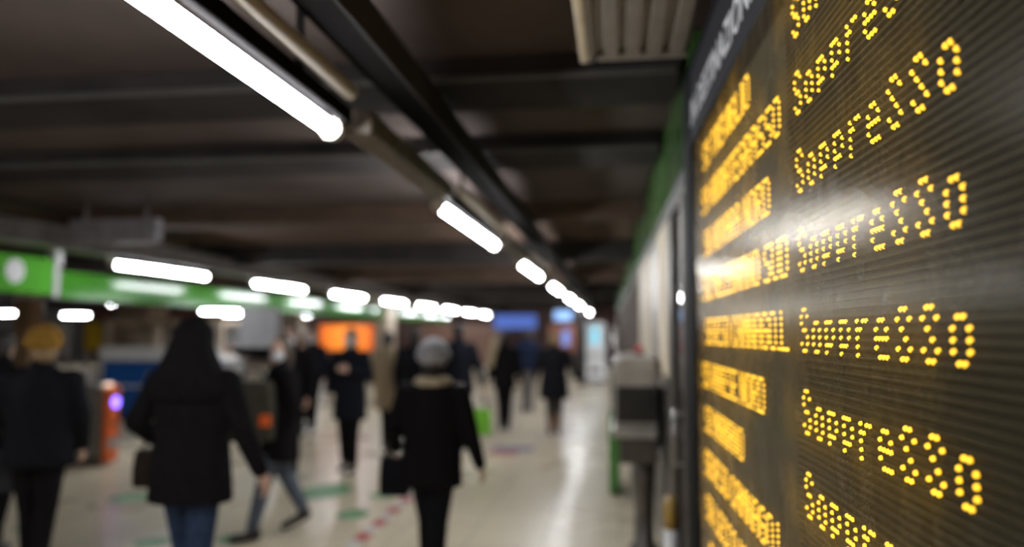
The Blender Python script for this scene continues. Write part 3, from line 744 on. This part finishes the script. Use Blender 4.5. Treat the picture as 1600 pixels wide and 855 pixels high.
# the hooded walker in the left middle
P = person(290, 1003, 'person seen from behind in a long black hooded coat and blue jeans, walking away', H=1.72, stride=.22, hem=.74, coat=M_blk, legs=M_jean, hood=M_blk, width=1.12, flare=.98,
           arms=[((-.32, -.02, 1.16), (-.27, .12, 1.04)), ((.30, -.02, 1.13), (.385, .03, .90))])
bag(P[0].location + Vector((-.28, .12, .80)), 'dark brown bag held at the left side of the person with the black hood', .14, .26, .20, fab('dark_brown_leather', (.022, .015, .012), .6), .08)
# grey beanie woman
M_beanie = fab('light_grey_knit', (.34, .34, .36)); M_fur = fab('cream_fur', (.50, .42, .30))
P = person(674, 930, 'person from behind in grey knitted beanie and black padded coat with pale fur collar', H=1.57, stride=.15, hem=.74, legsep=.045, coat=M_blk, legs=M_blk2, hat=M_beanie, hats=1.15, collar=M_fur, width=1.12, flare=.9,
           arms=[((-.28, .0, 1.14), (-.30, .12, .97)), ((.27, -.02, 1.12), (.33, .05, .88))])
bag(P[0].location + Vector((-.29, .16, .58)), 'black handbag hanging from the hand of the person in grey beanie', .20, .12, .25, M_blk2, .14)
# yellow hat at left
M_yh = fab('ochre_knit', (.27, .145, .03))
P = person(50, 918, 'person in ochre yellow knitted hat and black jacket at the left, from behind', H=1.66, stride=.25, rot=.35, hem=.80, coat=M_blk2, legs=M_blk, hat=M_yh, hats=1.12, hair=M_hairb, head_turn=.5, width=1.12, flare=.95,
           arms=[((-.27, .06, 1.14), (-.22, .20, .97)), ((.26, .0, 1.14), (.25, .08, .92))])
bag(P[0].location + Vector((-.28, .02, .60)), 'dark handbag carried by the person in ochre yellow hat', .25, .14, .26, fab('charcoal_leather', (.03, .03, .036), .5), .16, .3)
# arm and coat at the extreme left edge
person(-14, 880, 'person in black cut by the left edge of the picture, arm swung forward', H=1.66, stride=.3, rot=.2, hem=.8, coat=M_blk, arms=[((-.25, 0, 1.12), (-.3, .1, .9)), ((.28, .02, 1.15), (.36, .12, .95))])
# masked walker in jeans
P = person(434, 838, 'masked person with dark hair walking left in black jacket and grey blue jeans', H=1.62, stride=.46, rot=2.25, hem=.66, coat=M_blk, legs=M_jean2, hairlen=.14, mask=True, head_turn=.7, width=1.25, hair=mat('brown_hair', (.05, .03, .018), .5),
           arms=[((-.24, -.06, 1.12), (-.2, -.0, .88)), ((.26, .06, 1.12), (.22, .2, .95))])
t = bag(P[0].location + Vector((-.12, -.26, .80)), 'dark grey bag with bright orange patch carried by the masked walker in jeans', .36, .16, .46, fab('grey_canvas', (.055, .05, .04)), .12, .15, 'shoulder_bag')
bm = bmesh.new(); box(bm, (.085, -.092, .12), (.175, -.078, .21), .012); finish('patch', bm, mat('orange_patch', (.85, .13, .01), .5), t)['label'] = 'bright orange patch'
# black person with outstretched arm
person(455, 740, 'person in black behind the walking masked person, arm stretched to the left', H=1.74, rot=PI, stride=.1, hem=.8, mask=True, pos=Vector((at(462, 700, Z=0).x, 0, 0)) if False else at(452, 744, Z=0),
       arms=[((-.25, 0, 1.13), (-.25, .1, .9)), ((.42, .04, 1.40), (.66, .08, 1.42))])
# small dark group behind
person(486, 672, 'masked person in dark jacket behind the gap left of the orange screen', H=1.70, rot=PI, stride=.12, mask=True, coat=M_navy, hem=.85)
person(468, 682, 'person in olive brown jacket with pale face beside the orange screen', H=1.58, rot=PI - .3, stride=.1, coat=fab('olive_cloth', (.06, .05, .03)), hem=.85)
# standing long coat, facing
person(545, 737, 'masked person facing the camera in long dark coat before the orange screen', H=1.70, rot=PI, stride=.1, hem=.62, coat=M_navy, legs=M_blk, mask=True,
       arms=[((-.24, .02, 1.14), (-.06, .20, 1.22)), ((.25, .0, 1.13), (.22, .12, .95))])
# tan coat
P = person(605, 704, 'person in tan coat with dark hair seen from behind in the middle of the hall', H=1.66, rot=-.2, stride=.12, hem=.60, coat=M_tanc, legs=M_blk, hairlen=.02,
       arms=[((-.27, .06, 1.16), (-.33, .18, .98)), ((.23, 0, 1.13), (.22, .08, .95))])
# tall pair behind the beanie
person(648, 712, 'tall dark dressed person left of and behind the grey beanie', H=1.72, rot=0, stride=.1, coat=M_blk2, hem=.7, width=1.1)
P = person(716, 706, 'tall dark dressed person just right of and behind the grey beanie', H=1.80, rot=0, stride=.15, coat=M_navy, hem=.75, width=1.0,
       arms=[((-.25, 0, 1.13), (-.26, .05, .92)), ((.27, 0, 1.12), (.31, .06, .88))])
bag(P[0].location + Vector((.31, .13, .22)), 'bright green shopping bag hanging beside the person in grey beanie', .26, .12, .36, mat('bright_green_plastic', (.20, .60, .04), .45), .22, name='shopping_bag')
# corridor walkers
M_beige = fab('beige_fur', (.42, .33, .22))
P = person(788, 674, 'person in black with long light coloured scarf walking away down the corridor', H=1.66, stride=.2, coat=M_blk, hem=.75, legs=M_blk)
person(866, 682, 'person in black coat with brown boots and fair hair walking away down the corridor', H=1.66, stride=.12, coat=M_blk2, hem=.62, shoes=M_boot, boots=True, hair=M_hairb, flare=1.1, width=1.1, legs=M_shoe,
       arms=[((-.28, 0, 1.14), (-.32, .05, .95)), ((.30, 0, 1.14), (.38, .05, .95))])
person(824, 645, 'person in dark blue jacket with pale trousers between the two corridor walkers', H=1.74, stride=.2, coat=fab('dark_blue_cloth', (.014, .02, .045)), hem=.85, legs=fab('grey_cloth', (.16, .15, .15)))
bm = bmesh.new(); q = P[0].location
for a, b in (((-.12, -.17, 1.55), (-.17, -.18, 1.35)), ((-.17, -.18, 1.35), (-.22, -.18, 1.12))): capsule(bm, a, b, .06, .065)
o = fused('scarf', bm, M_beige, P[0], .012)
o['label'] = 'pale beige scarf'
